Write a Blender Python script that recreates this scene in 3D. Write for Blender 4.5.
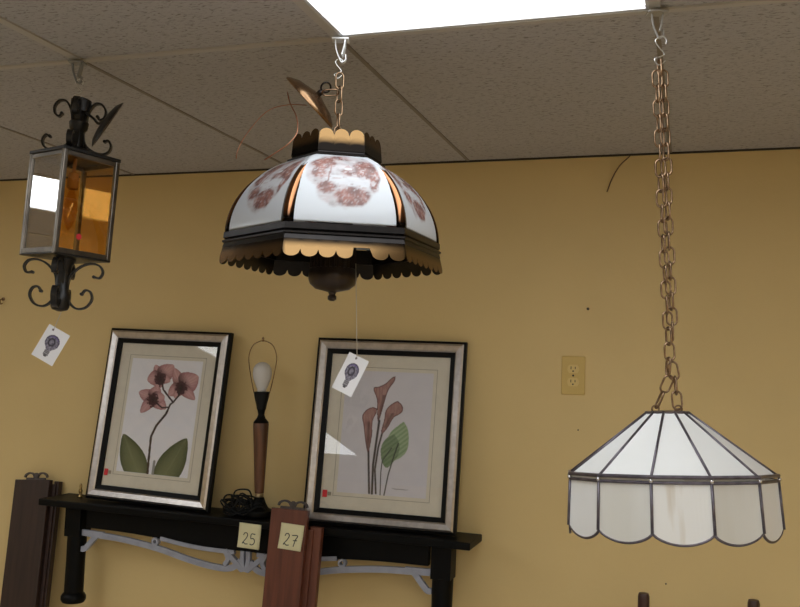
import bpy, math, random
from mathutils import Vector, Matrix, noise
PI = math.pi
R_ = math.radians
for o in list(bpy.data.objects):
    bpy.data.objects.remove(o)
SC = bpy.context.scene
COL = SC.collection

# ------------------------------------------------------------------ camera, world, exposure
cd = bpy.data.cameras.new('camera')
cam = bpy.data.objects.new('camera', cd)
COL.objects.link(cam)
cd.sensor_width = 36.0
cd.lens = 913.5 * 36 / 800
cd.clip_start = 0.05
_r, _d, _f = Vector((.9517, .3054, .0305)), Vector((.0081, .0743, -.9972)), Vector((-.3068, .9493, .0682))
m = Matrix((_r, -_d, -_f)).transposed().to_4x4()
m.translation = (0, 0, 1.75)
cam.matrix_world = m
SC.camera = cam

w = bpy.data.worlds.new('world')
SC.world = w
w.use_nodes = True
w.node_tree.nodes['Background'].inputs[0].default_value = (.9, .95, 1, 1)
w.node_tree.nodes['Background'].inputs[1].default_value = 0.02
SC.view_settings.view_transform = 'Standard'
SC.view_settings.look = 'None'
SC.view_settings.exposure = 0.0
SC.view_settings.gamma = 1.0
PANEL_STRENGTH = 4.5

# ------------------------------------------------------------------ mesh helpers
class MB:
    def __init__(s):
        s.v, s.f = [], []
    def add(s, vs, fs):
        b = len(s.v)
        s.v += [tuple(p) for p in vs]
        s.f += [tuple(i + b for i in q) for q in fs]
        return s
    def box(s, c, d, rot=None):
        x, y, z = (q / 2 for q in d)
        vs = [Vector((a * x, b * y, e * z)) for a in (-1, 1) for b in (-1, 1) for e in (-1, 1)]
        if rot is not None:
            vs = [rot @ p for p in vs]
        c = Vector(c)
        return s.add([p + c for p in vs], [(0, 1, 3, 2), (4, 6, 7, 5), (0, 4, 5, 1), (2, 3, 7, 6), (0, 2, 6, 4), (1, 5, 7, 3)])
    def bbox(s, x0, x1, y0, y1, z0, z1):
        return s.box(((x0 + x1) / 2, (y0 + y1) / 2, (z0 + z1) / 2), (x1 - x0, y1 - y0, z1 - z0))
    def lathe(s, prof, n=32, c=(0, 0, 0), rot=None, start=0.0, caps=True):
        vs, fs = [], []
        for r, z in prof:
            for k in range(n):
                a = start + 2 * PI * k / n
                vs.append(Vector((r * math.cos(a), r * math.sin(a), z)))
        for i in range(len(prof) - 1):
            for k in range(n):
                k2 = (k + 1) % n
                fs.append((i * n + k, i * n + k2, (i + 1) * n + k2, (i + 1) * n + k))
        if caps:
            fs.append(tuple(reversed(range(n))))
            fs.append(tuple(range((len(prof) - 1) * n, len(prof) * n)))
        if rot is not None:
            vs = [rot @ p for p in vs]
        c = Vector(c)
        return s.add([p + c for p in vs], fs)
    def tube(s, pts, r, n=8, closed=False):
        pts = [Vector(p) for p in pts]
        N = len(pts)
        rs = r if isinstance(r, (list, tuple)) else [r] * N
        vs, fs = [], []
        up = None
        for i, p in enumerate(pts):
            if closed:
                t = pts[(i + 1) % N] - pts[i - 1]
            else:
                t = pts[min(i + 1, N - 1)] - pts[max(i - 1, 0)]
            t.normalize()
            if up is None:
                up = Vector((0, 0, 1)) if abs(t.z) < .9 else Vector((1, 0, 0))
            a = up - t * up.dot(t)
            if a.length < 1e-4:
                a = t.orthogonal()
            a.normalize()
            up = a
            b = t.cross(a)
            for k in range(n):
                g = 2 * PI * k / n
                vs.append(p + (a * math.cos(g) + b * math.sin(g)) * rs[i])
        M = N if closed else N - 1
        for i in range(M):
            for k in range(n):
                k2 = (k + 1) % n
                j = (i + 1) % N
                fs.append((i * n + k, i * n + k2, j * n + k2, j * n + k))
        if not closed:
            fs.append(tuple(reversed(range(n))))
            fs.append(tuple(range((N - 1) * n, N * n)))
        return s.add(vs, fs)
    def strap(s, pts, side, wid, th):
        """flat bar bent along pts; side = unit vector across the bar"""
        pts = [Vector(p) for p in pts]
        side = Vector(side)
        N = len(pts)
        vs, fs = [], []
        for i, p in enumerate(pts):
            t = (pts[min(i + 1, N - 1)] - pts[max(i - 1, 0)]).normalized()
            nn = side.cross(t).normalized()
            for a, b in ((-1, -1), (1, -1), (1, 1), (-1, 1)):
                vs.append(p + side * (a * wid / 2) + nn * (b * th / 2))
        for i in range(N - 1):
            for k in range(4):
                k2 = (k + 1) % 4
                fs.append((i * 4 + k, i * 4 + k2, i * 4 + 4 + k2, i * 4 + 4 + k))
        fs.append((3, 2, 1, 0))
        fs.append(tuple((N - 1) * 4 + k for k in range(4)))
        return s.add(vs, fs)
    def prism(s, poly, fn, t0, t1):
        """polygon (2D) extruded; fn(u, v, t) -> 3D"""
        n = len(poly)
        vs = [fn(u, v, t0) for u, v in poly] + [fn(u, v, t1) for u, v in poly]
        fs = [tuple(reversed(range(n))), tuple(range(n, 2 * n))]
        for k in range(n):
            k2 = (k + 1) % n
            fs.append((k, k2, n + k2, n + k))
        return s.add(vs, fs)
    def strip(s, top, bot, fn, t0, t1):
        """band between two equally long 2D polylines, extruded"""
        n = len(top)
        vs = []
        for t in (t0, t1):
            vs += [fn(u, v, t) for u, v in top] + [fn(u, v, t) for u, v in bot]
        fs = []
        for k in range(n - 1):
            fs.append((k, k + 1, n + k + 1, n + k))
            fs.append((2 * n + k, 3 * n + k, 3 * n + k + 1, 2 * n + k + 1))
            fs.append((k, 2 * n + k, 2 * n + k + 1, k + 1))
            fs.append((n + k, n + k + 1, 3 * n + k + 1, 3 * n + k))
        fs.append((0, n, 3 * n, 2 * n))
        fs.append((n - 1, 3 * n - 1, 4 * n - 1, 2 * n - 1))
        return s.add(vs, fs)
    def sphere(s, c, r, nu=20, nv=12, sc=(1, 1, 1)):
        prof = [(max(r * math.sin(PI * i / nv), 1e-5), -r * math.cos(PI * i / nv)) for i in range(nv + 1)]
        b = MB().lathe(prof, nu)
        c = Vector(c)
        return s.add([Vector((p[0] * sc[0], p[1] * sc[1], p[2] * sc[2])) + c for p in b.v], b.f)
    def build(s, name, mat, parent=None, smooth=False, bevel=0, solid=0, auto=None, inner=None):
        me = bpy.data.meshes.new(name)
        me.from_pydata(s.v, [], s.f)
        me.validate()
        import bmesh
        bm = bmesh.new()
        bm.from_mesh(me)
        bmesh.ops.recalc_face_normals(bm, faces=bm.faces)
        bm.to_mesh(me)
        bm.free()
        me.materials.append(mat)
        o = bpy.data.objects.new(name, me)
        COL.objects.link(o)
        if parent:
            o.parent = parent
        if smooth or auto:
            for p in me.polygons:
                p.use_smooth = True
            if auto:
                me.set_sharp_from_angle(angle=R_(auto))
        if bevel:
            b = o.modifiers.new('bevel', 'BEVEL')
            b.width = bevel
            b.segments = 2
            b.limit_method = 'ANGLE'
            b.angle_limit = R_(40)
        if solid:
            b = o.modifiers.new('solid', 'SOLIDIFY')
            b.thickness = solid
            b.offset = -1
            if inner:
                me.materials.append(inner)
                b.material_offset = 1
        return o

def spline(pts, n=6):
    pts = [Vector(p) for p in pts]
    if len(pts[0]) == 2:
        pts = [p.to_3d() for p in pts]
        flat = True
    else:
        flat = False
    P = [pts[0] * 2 - pts[1]] + pts + [pts[-1] * 2 - pts[-2]]
    out = []
    for i in range(1, len(P) - 2):
        for k in range(n):
            t = k / n
            a, b, c, d = P[i - 1], P[i], P[i + 1], P[i + 2]
            out.append(.5 * ((2 * b) + (c - a) * t + (2 * a - 5 * b + 4 * c - d) * t * t + (3 * b - a - 3 * c + d) * t ** 3))
    out.append(pts[-1])
    return [p.to_2d() for p in out] if flat else out

def paint(o, fn):
    """colour attribute from local position: pattern that belongs to the surface"""
    me = o.data
    at = me.color_attributes.new('pattern', 'FLOAT_COLOR', 'POINT')
    for i, v in enumerate(me.vertices):
        c = fn(v.co)
        at.data[i].color = (c[0], c[1], c[2], 1)

def grid_mesh(nx, ny, pos, col, name, mat, parent):
    """fine printed sheet; pos(u,v)->3D, col(u,v)->linear rgb"""
    vs, fs, cs = [], [], []
    for j in range(ny + 1):
        for i in range(nx + 1):
            u, v = i / nx, j / ny
            vs.append(pos(u, v))
            cs.append(col(u, v))
    for j in range(ny):
        for i in range(nx):
            a = j * (nx + 1) + i
            fs.append((a, a + 1, a + nx + 2, a + nx + 1))
    me = bpy.data.meshes.new(name)
    me.from_pydata(vs, [], fs)
    at = me.color_attributes.new('pattern', 'FLOAT_COLOR', 'POINT')
    for i, c in enumerate(cs):
        at.data[i].color = (c[0], c[1], c[2], 1)
    me.materials.append(mat)
    o = bpy.data.objects.new(name, me)
    COL.objects.link(o)
    if parent:
        o.parent = parent
    return o

def tag(o, label=None, cat=None, group=None, kind=None):
    if label: o['label'] = label
    if cat: o['category'] = cat
    if group: o['group'] = group
    if kind: o['kind'] = kind
    return o

def thing(name, label, cat, loc=(0, 0, 0), rot=None, group=None):
    o = bpy.data.objects.new(name, None)
    o.empty_display_size = .05
    COL.objects.link(o)
    o.location = loc
    if rot is not None:
        o.rotation_euler = rot.to_euler() if hasattr(rot, 'to_euler') else rot
    return tag(o, label, cat, group)

def copy_part(src, parent, loc=(0, 0, 0), rot=(0, 0, 0)):
    c = src.copy()
    COL.objects.link(c)
    c.parent = parent
    c.location = loc
    c.rotation_euler = rot
    for ch in src.children:
        d = ch.copy()
        COL.objects.link(d)
        d.parent = c
    return c

def copy_thing(src, loc, rot=None, label=None):
    c = src.copy()
    COL.objects.link(c)
    c.location = loc
    if rot is not None:
        c.rotation_euler = rot
    if label:
        c['label'] = label
    for ch in src.children:
        d = ch.copy()
        COL.objects.link(d)
        d.parent = c
    return c

def lin(r, g, b):
    f = lambda c: (c / 255 / 12.92) if c / 255 <= .04045 else ((c / 255 + .055) / 1.055) ** 2.4
    return (f(r), f(g), f(b))

def mix(a, b, t):
    return tuple(x + (y - x) * t for x, y in zip(a, b))

# ------------------------------------------------------------------ materials
def mat(name, col, rough=.5, metal=0.0, spec=.5, noise_amt=0.0, noise_scale=20, bump=0.0, bump_scale=200,
        stretch=(1, 1, 1), col2=None, attr=False, coat=0.0):
    M = bpy.data.materials.new(name)
    M.use_nodes = True
    nt = M.node_tree
    N, L = nt.nodes, nt.links
    b = N['Principled BSDF']
    b.inputs['Roughness'].default_value = rough
    b.inputs['Metallic'].default_value = metal
    b.inputs['Specular IOR Level'].default_value = spec
    b.inputs['Coat Weight'].default_value = coat
    b.inputs['Base Color'].default_value = (*col, 1)
    tc = N.new('ShaderNodeTexCoord')
    mp = N.new('ShaderNodeMapping')
    mp.inputs['Scale'].default_value = stretch
    L.new(tc.outputs['Object'], mp.inputs['Vector'])
    if attr:
        a = N.new('ShaderNodeAttribute')
        a.attribute_name = 'pattern'
        L.new(a.outputs['Color'], b.inputs['Base Color'])
    elif noise_amt > 0:
        n = N.new('ShaderNodeTexNoise')
        n.inputs['Scale'].default_value = noise_scale
        n.inputs['Detail'].default_value = 5
        L.new(mp.outputs[0], n.inputs['Vector'])
        cr = N.new('ShaderNodeValToRGB')
        c2 = col2 or tuple(c * (1 - noise_amt) for c in col)
        cr.color_ramp.elements[0].position = .35
        cr.color_ramp.elements[1].position = .65
        cr.color_ramp.elements[0].color = (*c2, 1)
        cr.color_ramp.elements[1].color = (*col, 1)
        L.new(n.outputs['Fac'], cr.inputs['Fac'])
        L.new(cr.outputs['Color'], b.inputs['Base Color'])
    if bump > 0:
        n2 = N.new('ShaderNodeTexNoise')
        n2.inputs['Scale'].default_value = bump_scale
        n2.inputs['Detail'].default_value = 4
        L.new(mp.outputs[0], n2.inputs['Vector'])
        bp = N.new('ShaderNodeBump')
        bp.inputs['Strength'].default_value = bump
        bp.inputs['Distance'].default_value = .002
        L.new(n2.outputs['Fac'], bp.inputs['Height'])
        L.new(bp.outputs[0], b.inputs['Normal'])
    return M

def pane_mat(name, tint, base_reflect=0.0, rough=0.0):
    """thin sheet glass: see-through tint plus a Fresnel mirror layer"""
    M = bpy.data.materials.new(name)
    M.use_nodes = True
    nt = M.node_tree
    N, L = nt.nodes, nt.links
    N.remove(N['Principled BSDF'])
    tr = N.new('ShaderNodeBsdfTransparent')
    tr.inputs[0].default_value = (*tint, 1)
    gl = N.new('ShaderNodeBsdfGlossy')
    gl.inputs['Roughness'].default_value = rough
    gl.inputs['Color'].default_value = (1, 1, 1, 1)
    fr = N.new('ShaderNodeFresnel')
    ge = N.new('ShaderNodeNewGeometry')
    mr = N.new('ShaderNodeMapRange')
    mr.inputs['To Min'].default_value = 1.5
    mr.inputs['To Max'].default_value = 1 / 1.5
    L.new(ge.outputs['Backfacing'], mr.inputs['Value'])
    L.new(mr.outputs['Result'], fr.inputs['IOR'])
    ma = N.new('ShaderNodeMath')
    ma.operation = 'MAXIMUM'
    ma.inputs[1].default_value = base_reflect
    L.new(fr.outputs[0], ma.inputs[0])
    mx = N.new('ShaderNodeMixShader')
    L.new(ma.outputs[0], mx.inputs[0])
    L.new(tr.outputs[0], mx.inputs[1])
    L.new(gl.outputs[0], mx.inputs[2])
    L.new(mx.outputs[0], N['Material Output'].inputs[0])
    return M

def opal_mat(name, col, col2, trans=.35, scale=6, stretch=(1, 1, .15), attr=False, rough=.22, lo=.35, hi=.65):
    M = mat(name, col, rough=rough, noise_amt=1, noise_scale=scale, stretch=stretch, col2=col2, attr=attr)
    nt = M.node_tree
    N, L = nt.nodes, nt.links
    b = N['Principled BSDF']
    src = b.inputs['Base Color'].links[0].from_socket
    if not attr:
        cr = src.node
        cr.color_ramp.elements[0].position = lo
        cr.color_ramp.elements[1].position = hi
    t = N.new('ShaderNodeBsdfTranslucent')
    L.new(src, t.inputs['Color'])
    mx = N.new('ShaderNodeMixShader')
    mx.inputs[0].default_value = trans
    L.new(b.outputs[0], mx.inputs[1])
    L.new(t.outputs[0], mx.inputs[2])
    L.new(mx.outputs[0], N['Material Output'].inputs[0])
    return M

WALL = mat('wall_paint', (.72, .535, .245), .6, spec=.3, noise_amt=.1, noise_scale=2.2, bump=.25, bump_scale=60, col2=(.68, .505, .23))
FLOORM = mat('floor_vinyl', (.50, .46, .42), .35, noise_amt=.2, noise_scale=5)
TEE = mat('grid_enamel', (.50, .46, .40), .45)
SEAM = mat('tile_seam', (.27, .23, .18), .8)
LFRAME = mat('fixture_enamel', (.62, .62, .62), .4)
BLACK = mat('black_paint', (.003, .003, .003), .45, spec=.14, noise_amt=.4, noise_scale=15)
GREYP = mat('grey_paint', (.35, .36, .42), .55, noise_amt=.15, noise_scale=30)
REDWOOD = mat('reddish_wood', (.17, .052, .026), .42, noise_amt=.45, noise_scale=9, stretch=(6, 6, .5), col2=(.105, .03, .016), bump=.1, bump_scale=60)
DARKWOOD = mat('dark_wood', (.040, .018, .012), .5, noise_amt=.4, noise_scale=9, stretch=(6, 6, .5), bump=.1, bump_scale=60)
WALNUT = mat('walnut', (.16, .065, .028), .42, noise_amt=.5, noise_scale=12, stretch=(5, 5, .4), col2=(.07, .028, .014))
CHAIRW = mat('mahogany', (.055, .022, .018), .35, noise_amt=.4, noise_scale=10, stretch=(5, 5, .4))
HARDW = mat('old_iron', (.12, .10, .095), .5, metal=.6, noise_amt=.4, noise_scale=80)
IRON = mat('black_iron', (.018, .016, .014), .38, metal=.3, noise_amt=.3, noise_scale=60)
PEWTER = mat('bronze_frame', (.20, .175, .145), .32, metal=.9, noise_amt=.4, noise_scale=25)
BRASS = mat('antique_brass', (.30, .18, .09), .25, metal=.95, noise_amt=.45, noise_scale=35, col2=(.15, .085, .045))
CHAINM = mat('chain_brass', (.38, .25, .15), .3, metal=.9, noise_amt=.4, noise_scale=90, col2=(.16, .10, .06))
STEEL = mat('zinc_wire', (.72, .72, .70), .3, metal=.9)
WHITEP = mat('white_plastic', (.72, .73, .74), .4)
COPPERW = mat('copper_wire', (.36, .16, .09), .35, metal=.7)
DARKB = mat('darkened_brass', (.014, .011, .010), .28, metal=.7, noise_amt=.4, noise_scale=40)  # dark brass of the mouldings, rod, loop and skirt insides
FIN = mat('burnished_brass', (.4, .25, .12), .15, metal=1.0, attr=True)
SILVER = mat('silver_leaf', (.56, .515, .48), .34, metal=.9, noise_amt=.1, noise_scale=60, stretch=(1, 1, 1), col2=(.47, .43, .40))
FBLACK = mat('frame_black', (.004, .004, .004), .45, spec=.15)
MATB = mat('mat_board', (.76, .71, .60), .85, spec=.2, noise_amt=.05, noise_scale=40)
MATLINE = mat('mat_line', (.33, .29, .22), .8)
PRINT = mat('printed_paper', (.5, .5, .5), .8, spec=.2, attr=True)
CARD = mat('tag_card', (.8, .8, .82), .7, spec=.3, attr=True)
STRING = mat('white_string', (.62, .57, .48), .8)
RED = mat('red_sticker', (.62, .025, .035), .6)
NOTE = mat('yellow_note', (.78, .72, .44), .8, noise_amt=.05, noise_scale=20)
INK = mat('pen_ink', (.05, .055, .05), .6)
ALMOND = mat('almond_plate', (.62, .43, .13), .35)
ALMOND2 = mat('almond_socket', (.70, .52, .19), .35)
SLOT = mat('dark_slot', (.03, .022, .012), .6)
CORD = mat('black_rubber', (.004, .004, .004), .5, spec=.25)
LEAD = mat('lead_came', (.17, .15, .175), .36, metal=.75, noise_amt=.4, noise_scale=60)
SOLDER = mat('bright_solder', (.6, .58, .56), .25, metal=.9)
OPAL = opal_mat('opal_glass', (.93, .93, .92), (.88, .88, .86), .16)
OPAL2 = opal_mat('opal_glass_cloudy', (.86, .85, .82), (.74, .72, .66), .2, scale=9)
STREAK = opal_mat('opal_glass_streaked', (.90, .89, .86), (.56, .45, .30), .2, scale=14, stretch=(1, 1, .05), lo=.30, hi=.42)
PICG = opal_mat('printed_opal', (.7, .7, .7), (.8, .8, .8), .22, attr=True, rough=.15)
PICG.node_tree.nodes['Principled BSDF'].inputs['Specular IOR Level'].default_value = .3
BULBW = opal_mat('frosted_bulb', (.85, .84, .82), (.82, .8, .78), .3, rough=.2)
GLASS = pane_mat('picture_glass', (.985, .985, .985))
AMBER = pane_mat('amber_glass', (.97, .83, .58), .06)
CLEAR = pane_mat('silvered_clear_glass', (.70, .69, .67), .62)
BULBC = pane_mat('candle_bulb_glass', (.95, .80, .55), .10)

def diffuser_mat():
    M = bpy.data.materials.new('lit_prismatic_diffuser')
    M.use_nodes = True
    N, L = M.node_tree.nodes, M.node_tree.links
    N.remove(N['Principled BSDF'])
    e = N.new('ShaderNodeEmission')
    e.inputs['Color'].default_value = (.93, .97, 1, 1)
    e.inputs['Strength'].default_value = PANEL_STRENGTH
    L.new(e.outputs[0], N['Material Output'].inputs[0])
    return M
DIFFUSE = diffuser_mat()

def tile_mat():
    M = bpy.data.materials.new('fissured_ceiling_tile')
    M.use_nodes = True
    N, L = M.node_tree.nodes, M.node_tree.links
    b = N['Principled BSDF']
    b.inputs['Roughness'].default_value = .9
    b.inputs['Specular IOR Level'].default_value = .1
    tc = N.new('ShaderNodeTexCoord')
    mp = N.new('ShaderNodeMapping')
    mp.inputs['Scale'].default_value = (75, 170, 75)
    L.new(tc.outputs['Object'], mp.inputs['Vector'])
    n = N.new('ShaderNodeTexNoise')
    n.inputs['Scale'].default_value = 1
    n.inputs['Detail'].default_value = 4
    n.inputs['Roughness'].default_value = .65
    n.inputs['Distortion'].default_value = .6
    L.new(mp.outputs[0], n.inputs['Vector'])
    cr = N.new('ShaderNodeValToRGB')
    cr.color_ramp.elements[0].position = .34
    cr.color_ramp.elements[0].color = (.26, .235, .21, 1)
    cr.color_ramp.elements[1].position = .47
    cr.color_ramp.elements[1].color = (.50, .475, .45, 1)
    L.new(n.outputs['Fac'], cr.inputs['Fac'])
    L.new(cr.outputs[0], b.inputs['Base Color'])
    bp = N.new('ShaderNodeBump')
    bp.inputs['Strength'].default_value = .6
    bp.inputs['Distance'].default_value = .003
    L.new(n.outputs['Fac'], bp.inputs['Height'])
    L.new(bp.outputs[0], b.inputs['Normal'])
    return M
TILE = tile_mat()

# ------------------------------------------------------------------ setting
YW, ZC = 2.76, 2.401
X0, X1, Y0 = -5.2, 3.0, -5.2
def struct(o):
    return tag(o, kind='structure')
struct(MB().bbox(X0 - .1, X1 + .1, YW, YW + .1, 0, 2.7).build('wall_back', WALL))
struct(MB().bbox(X0 - .1, X1 + .1, Y0 - .1, Y0, 0, 2.7).build('wall_front', WALL))
struct(MB().bbox(X0 - .1, X0, Y0, YW, 0, 2.7).build('wall_left', WALL))
struct(MB().bbox(X1, X1 + .1, Y0, YW, 0, 2.7).build('wall_right', WALL))
struct(MB().bbox(X0 - .1, X1 + .1, Y0 - .1, YW + .1, -.1, 0).build('floor', FLOORM))

GX, GY, TX, TY = .61, 1.22, -.681, 1.655           # grid pitch and one crossing
xs = [TX + GX * k for k in range(-7, 7)]
ys = [TY - GY * k for k in range(0, 6)]
lights = [(TX + 2.44 * i, TY - 3.66 * j) for i in (-1, 0, 1) for j in range(0, 2)]
lights += [(TX + a, TY - 1.22 * b) for a in (0, 1.22, 2.44) for b in (1, 2, 4) if not (a == 0 and b == 1)] + [(TX, TY - 6.10), (TX + 2.44, TY - 6.10), (TX - 2.44, TY - 1.22), (TX - 2.44, TY - 2.44), (TX - 4.27, TY)]   # left / far corner of each fixture; this line adds unseen panels as fill
cx = [X0] + xs + [X1]
cy = [Y0] + ys[::-1] + [YW]
mb = MB()
for i in range(len(cx) - 1):
    for j in range(len(cy) - 1):
        if any(abs(cx[i] - a) < .02 and abs(cy[j + 1] - b) < .02 for a, b in lights):
            continue
        mb.add([(cx[i], cy[j], ZC), (cx[i + 1], cy[j], ZC), (cx[i + 1], cy[j + 1], ZC), (cx[i], cy[j + 1], ZC)], [(0, 1, 2, 3)])
struct(mb.build('ceiling', TILE))
n = 0
for x in xs:
    n += 1
    struct(MB().bbox(x - .010, x + .010, Y0, TY, ZC - .004, ZC + .02).build('trim_%d' % n, TEE))
    n += 1
    struct(MB().bbox(x - .005, x + .005, TY, YW, ZC - .002, ZC + .02).build('trim_%d' % n, SEAM))
for y in ys:
    n += 1
    struct(MB().bbox(X0, X1, y - .008, y + .008, ZC - .0045, ZC + .02).build('trim_%d' % n, TEE))
struct(MB().bbox(X0, X1, YW - .003, YW, ZC - .006, ZC).build('trim_%d' % (n + 1), SLOT))  # thin dark line along the wall and ceiling joint, no real trim

# ceiling light fixtures
def make_light():
    t = thing('ceiling_light', 'lit white rectangular light panel in the ceiling between the two pendant lamps', 'ceiling light',
              (TX, TY, ZC), group='ceiling light panels')
    f = MB()
    a, b = .005, .016
    f.bbox(a, b, -GY + a, -a, -.003, .02).bbox(GX - b, GX - a, -GY + a, -a, -.003, .02)
    f.bbox(b, GX - b, -b, -a, -.003, .02).bbox(b, GX - b, -GY + a, -GY + b, -.003, .02)
    f.build('frame', LFRAME, t)
    MB().bbox(b, GX - b, -GY + b, -b, .004, .012).build('diffuser', DIFFUSE, t)
    return t
light0 = make_light()
for a, b in lights:
    if abs(a - TX) < .01 and abs(b - TY) < .01:
        continue
    copy_thing(light0, (a, b, ZC), label='unseen white light panel added in the ceiling for fill light and glass reflections')

# ------------------------------------------------------------------ outlet and small wall things
t = thing('wall_outlet', 'almond double power outlet on the yellow wall left of the white pendant lamp', 'outlet', (-.342, YW, 1.7375))
MB().box((0, -.003, 0), (.070, .006, .115)).build('cover_plate', ALMOND, t, bevel=.003)
for s in (1, -1):
    r = MB()
    poly = [(.017 * math.cos(a) * 1.0, max(-.0125, min(.0125, .0165 * math.sin(a)))) for a in [2 * PI * k / 28 for k in range(28)]]
    r.prism(poly, lambda u, v, q: (u, q, v + s * .0195), -.0055, -.0085)
    rr = r.build('receptacle', ALMOND2, t)
    sl = MB().box((-.0062, -.0088, s * .0195 + .003), (.0022, .0012, .0085)).box((.0062, -.0088, s * .0195 + .003), (.0022, .0012, .007))
    sl.lathe([(.0025, 0), (.0025, .001)], 12, (0, -.0084, s * .0195 - .0065), Matrix.Rotation(R_(90), 3, 'X'))
    sl.build('slot', SLOT, rr)
MB().lathe([(.0032, 0), (.0028, .0016)], 14, (0, -.006, 0), Matrix.Rotation(R_(90), 3, 'X')).build('screw', SLOT, t)

def nail(x, z, r, label):
    o = MB().lathe([(r, .004), (r, .0), (r * .5, -.001)], 10, (0, 0, 0), Matrix.Rotation(R_(90), 3, 'X')).build('nail', SLOT)
    o.location = (x, YW - .0005, z)
    o.rotation_euler = (R_(0), 0, 0)
    tag(o, label, 'nail')
nail(-.302, 1.937, .0042, 'small dark nail head in the wall above the power outlet')
nail(-.325, 1.577, .0022, 'tiny dark nail head in the wall below the power outlet')
nail(-.071, 1.155, .0022, 'tiny dark nail head low on the wall beneath the white pendant lamp')
t = thing('wall_hook', 'tiny brass hook on the wall at the far left edge of the photo', 'hook', (-2.434, YW, 1.945))
MB().lathe([(.007, 0), (.006, .003), (.002, .004)], 12, (0, 0, .007), Matrix.Rotation(R_(90), 3, 'X')).build('back_plate', BRASS, t)
MB().tube(spline([(0, 0, .007), (0, -.012, .006), (0, -.016, -.004), (0, -.012, -.012), (0, -.005, -.008)]), .0022, 8).build('hook_arm', BRASS, t, smooth=True)
w_ = MB().tube(spline([(-.186, YW - .002, 2.395), (-.193, YW - .006, 2.387), (-.215, YW - .007, 2.365), (-.236, YW - .006, 2.330), (-.252, YW - .002, 2.288)]), [.0016] * 25, 6).build('loose_wire', mat('brown_wire', (.12, .07, .04), .6), smooth=True)
tag(w_, 'short loose brown wire dangling down the wall from the ceiling edge', 'wire')

# ------------------------------------------------------------------ mantel
ZS = 1.258
CXM = -1.345
MROLL = R_(.7)                                     # the old mantel hangs a touch out of level
SZ = lambda x: ZS - (x - CXM) * math.tan(MROLL)
t = thing('mantel_shelf', 'black painted wooden mantel with turned posts holding the two framed prints', 'mantel', (CXM, 2.70, 0), Matrix.Translation((0, 0, 0)))
MRZ = ZS
YS0, YS1 = 2.60 - 2.70, YW - .001 - 2.70
MB().bbox(-.755, .738, YS0, YS1, ZS - .022, ZS).build('shelf', BLACK, t, bevel=.003)
half = [(0, 1.150), (.06, 1.147), (.12, 1.145), (.19, 1.147), (.25, 1.151), (.33, 1.160), (.45, 1.166), (.60, 1.168)]
line = [(-x, z) for x, z in reversed(half[1:])] + half
bot = [(p[0], p[1]) for p in spline(line, 4)]
top = [(x, ZS - .022) for x, z in bot]
MB().strip(top, bot, lambda u, v, q: (u, q, v), -.045, -.020).build('frieze', BLACK, t)
for s in (-1, 1):
    q = MB()
    cx_ = s * .643
    q.bbox(cx_ - .0305, cx_ + .0305, -.0605, .001, 1.135, ZS - .022)
    q.lathe([(.020, .911), (.036, .914), (.041, .922), (.041, .934), (.036, .942), (.0315, .946), (.031, 1.05), (.032, 1.137)], 28, (cx_, -.030, 0))
    q.build('post', BLACK, t, auto=40)
g = MB()
gd = [0.0]
F = lambda u, v, q: (u, q, v)
def ribbon2(pts, wd, mirror=True):
    pts = [Vector(p) for p in spline(pts, 5)]
    for s in ((1, -1) if mirror else (1,)):
        up, dn = [], []
        for i, p in enumerate(pts):
            tt = pts[min(i + 1, len(pts) - 1)] - pts[max(i - 1, 0)]
            nn = Vector((-tt.y, tt.x)).normalized() * wd / 2
            up.append((s * (p + nn).x, (p + nn).y))
            dn.append((s * (p - nn).x, (p - nn).y))
        gd[0] += .0003
        g.strip(up, dn, F, -.046 - gd[0], -.036 + gd[0])
ribbon2([(.613, 1.150), (.56, 1.147), (.45, 1.142), (.318, 1.126), (.205, 1.103), (.113, 1.090), (.05, 1.092), (.016, 1.118)], .019)
ribbon2([(.613, 1.152), (.585, 1.151), (.53, 1.150)], .017)
ribbon2([(.613, 1.096), (.600, 1.097), (.582, 1.116), (.555, 1.147)], .017)
ribbon2([(.310, 1.160), (.23, 1.150), (.152, 1.144), (.06, 1.143), (.04, 1.143)], .013)
ribbon2([(.010, 1.150), (.010, 1.118), (.004, 1.086)], .014)
ribbon2([(.072, 1.146), (.040, 1.118), (.008, 1.090)], .016)
ribbon2([(.072, 1.146), (.060, 1.120), (.072, 1.100)], .014)
for s in (1, -1):
    ring = [(s * .328 + .013 * math.cos(a), 1.148 + .013 * math.sin(a)) for a in [2 * PI * k / 20 for k in range(21)]]
    rin = [(s * .328 + .006 * math.cos(a), 1.148 + .006 * math.sin(a)) for a in [2 * PI * k / 20 for k in range(21)]]
    g.strip(ring, rin, F, -.0505, -.0325)
fr = g.build('fretwork', GREYP, t)
MP = Matrix.Translation((CXM, 2.70, ZS)) @ Matrix.Rotation(MROLL, 4, 'Y') @ Matrix.Translation((0, 0, -ZS))
t.location = MP.translation
t.rotation_euler = MP.to_euler()
fr['label'] = 'grey painted scrolling fretwork under the black mantel frieze'

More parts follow.
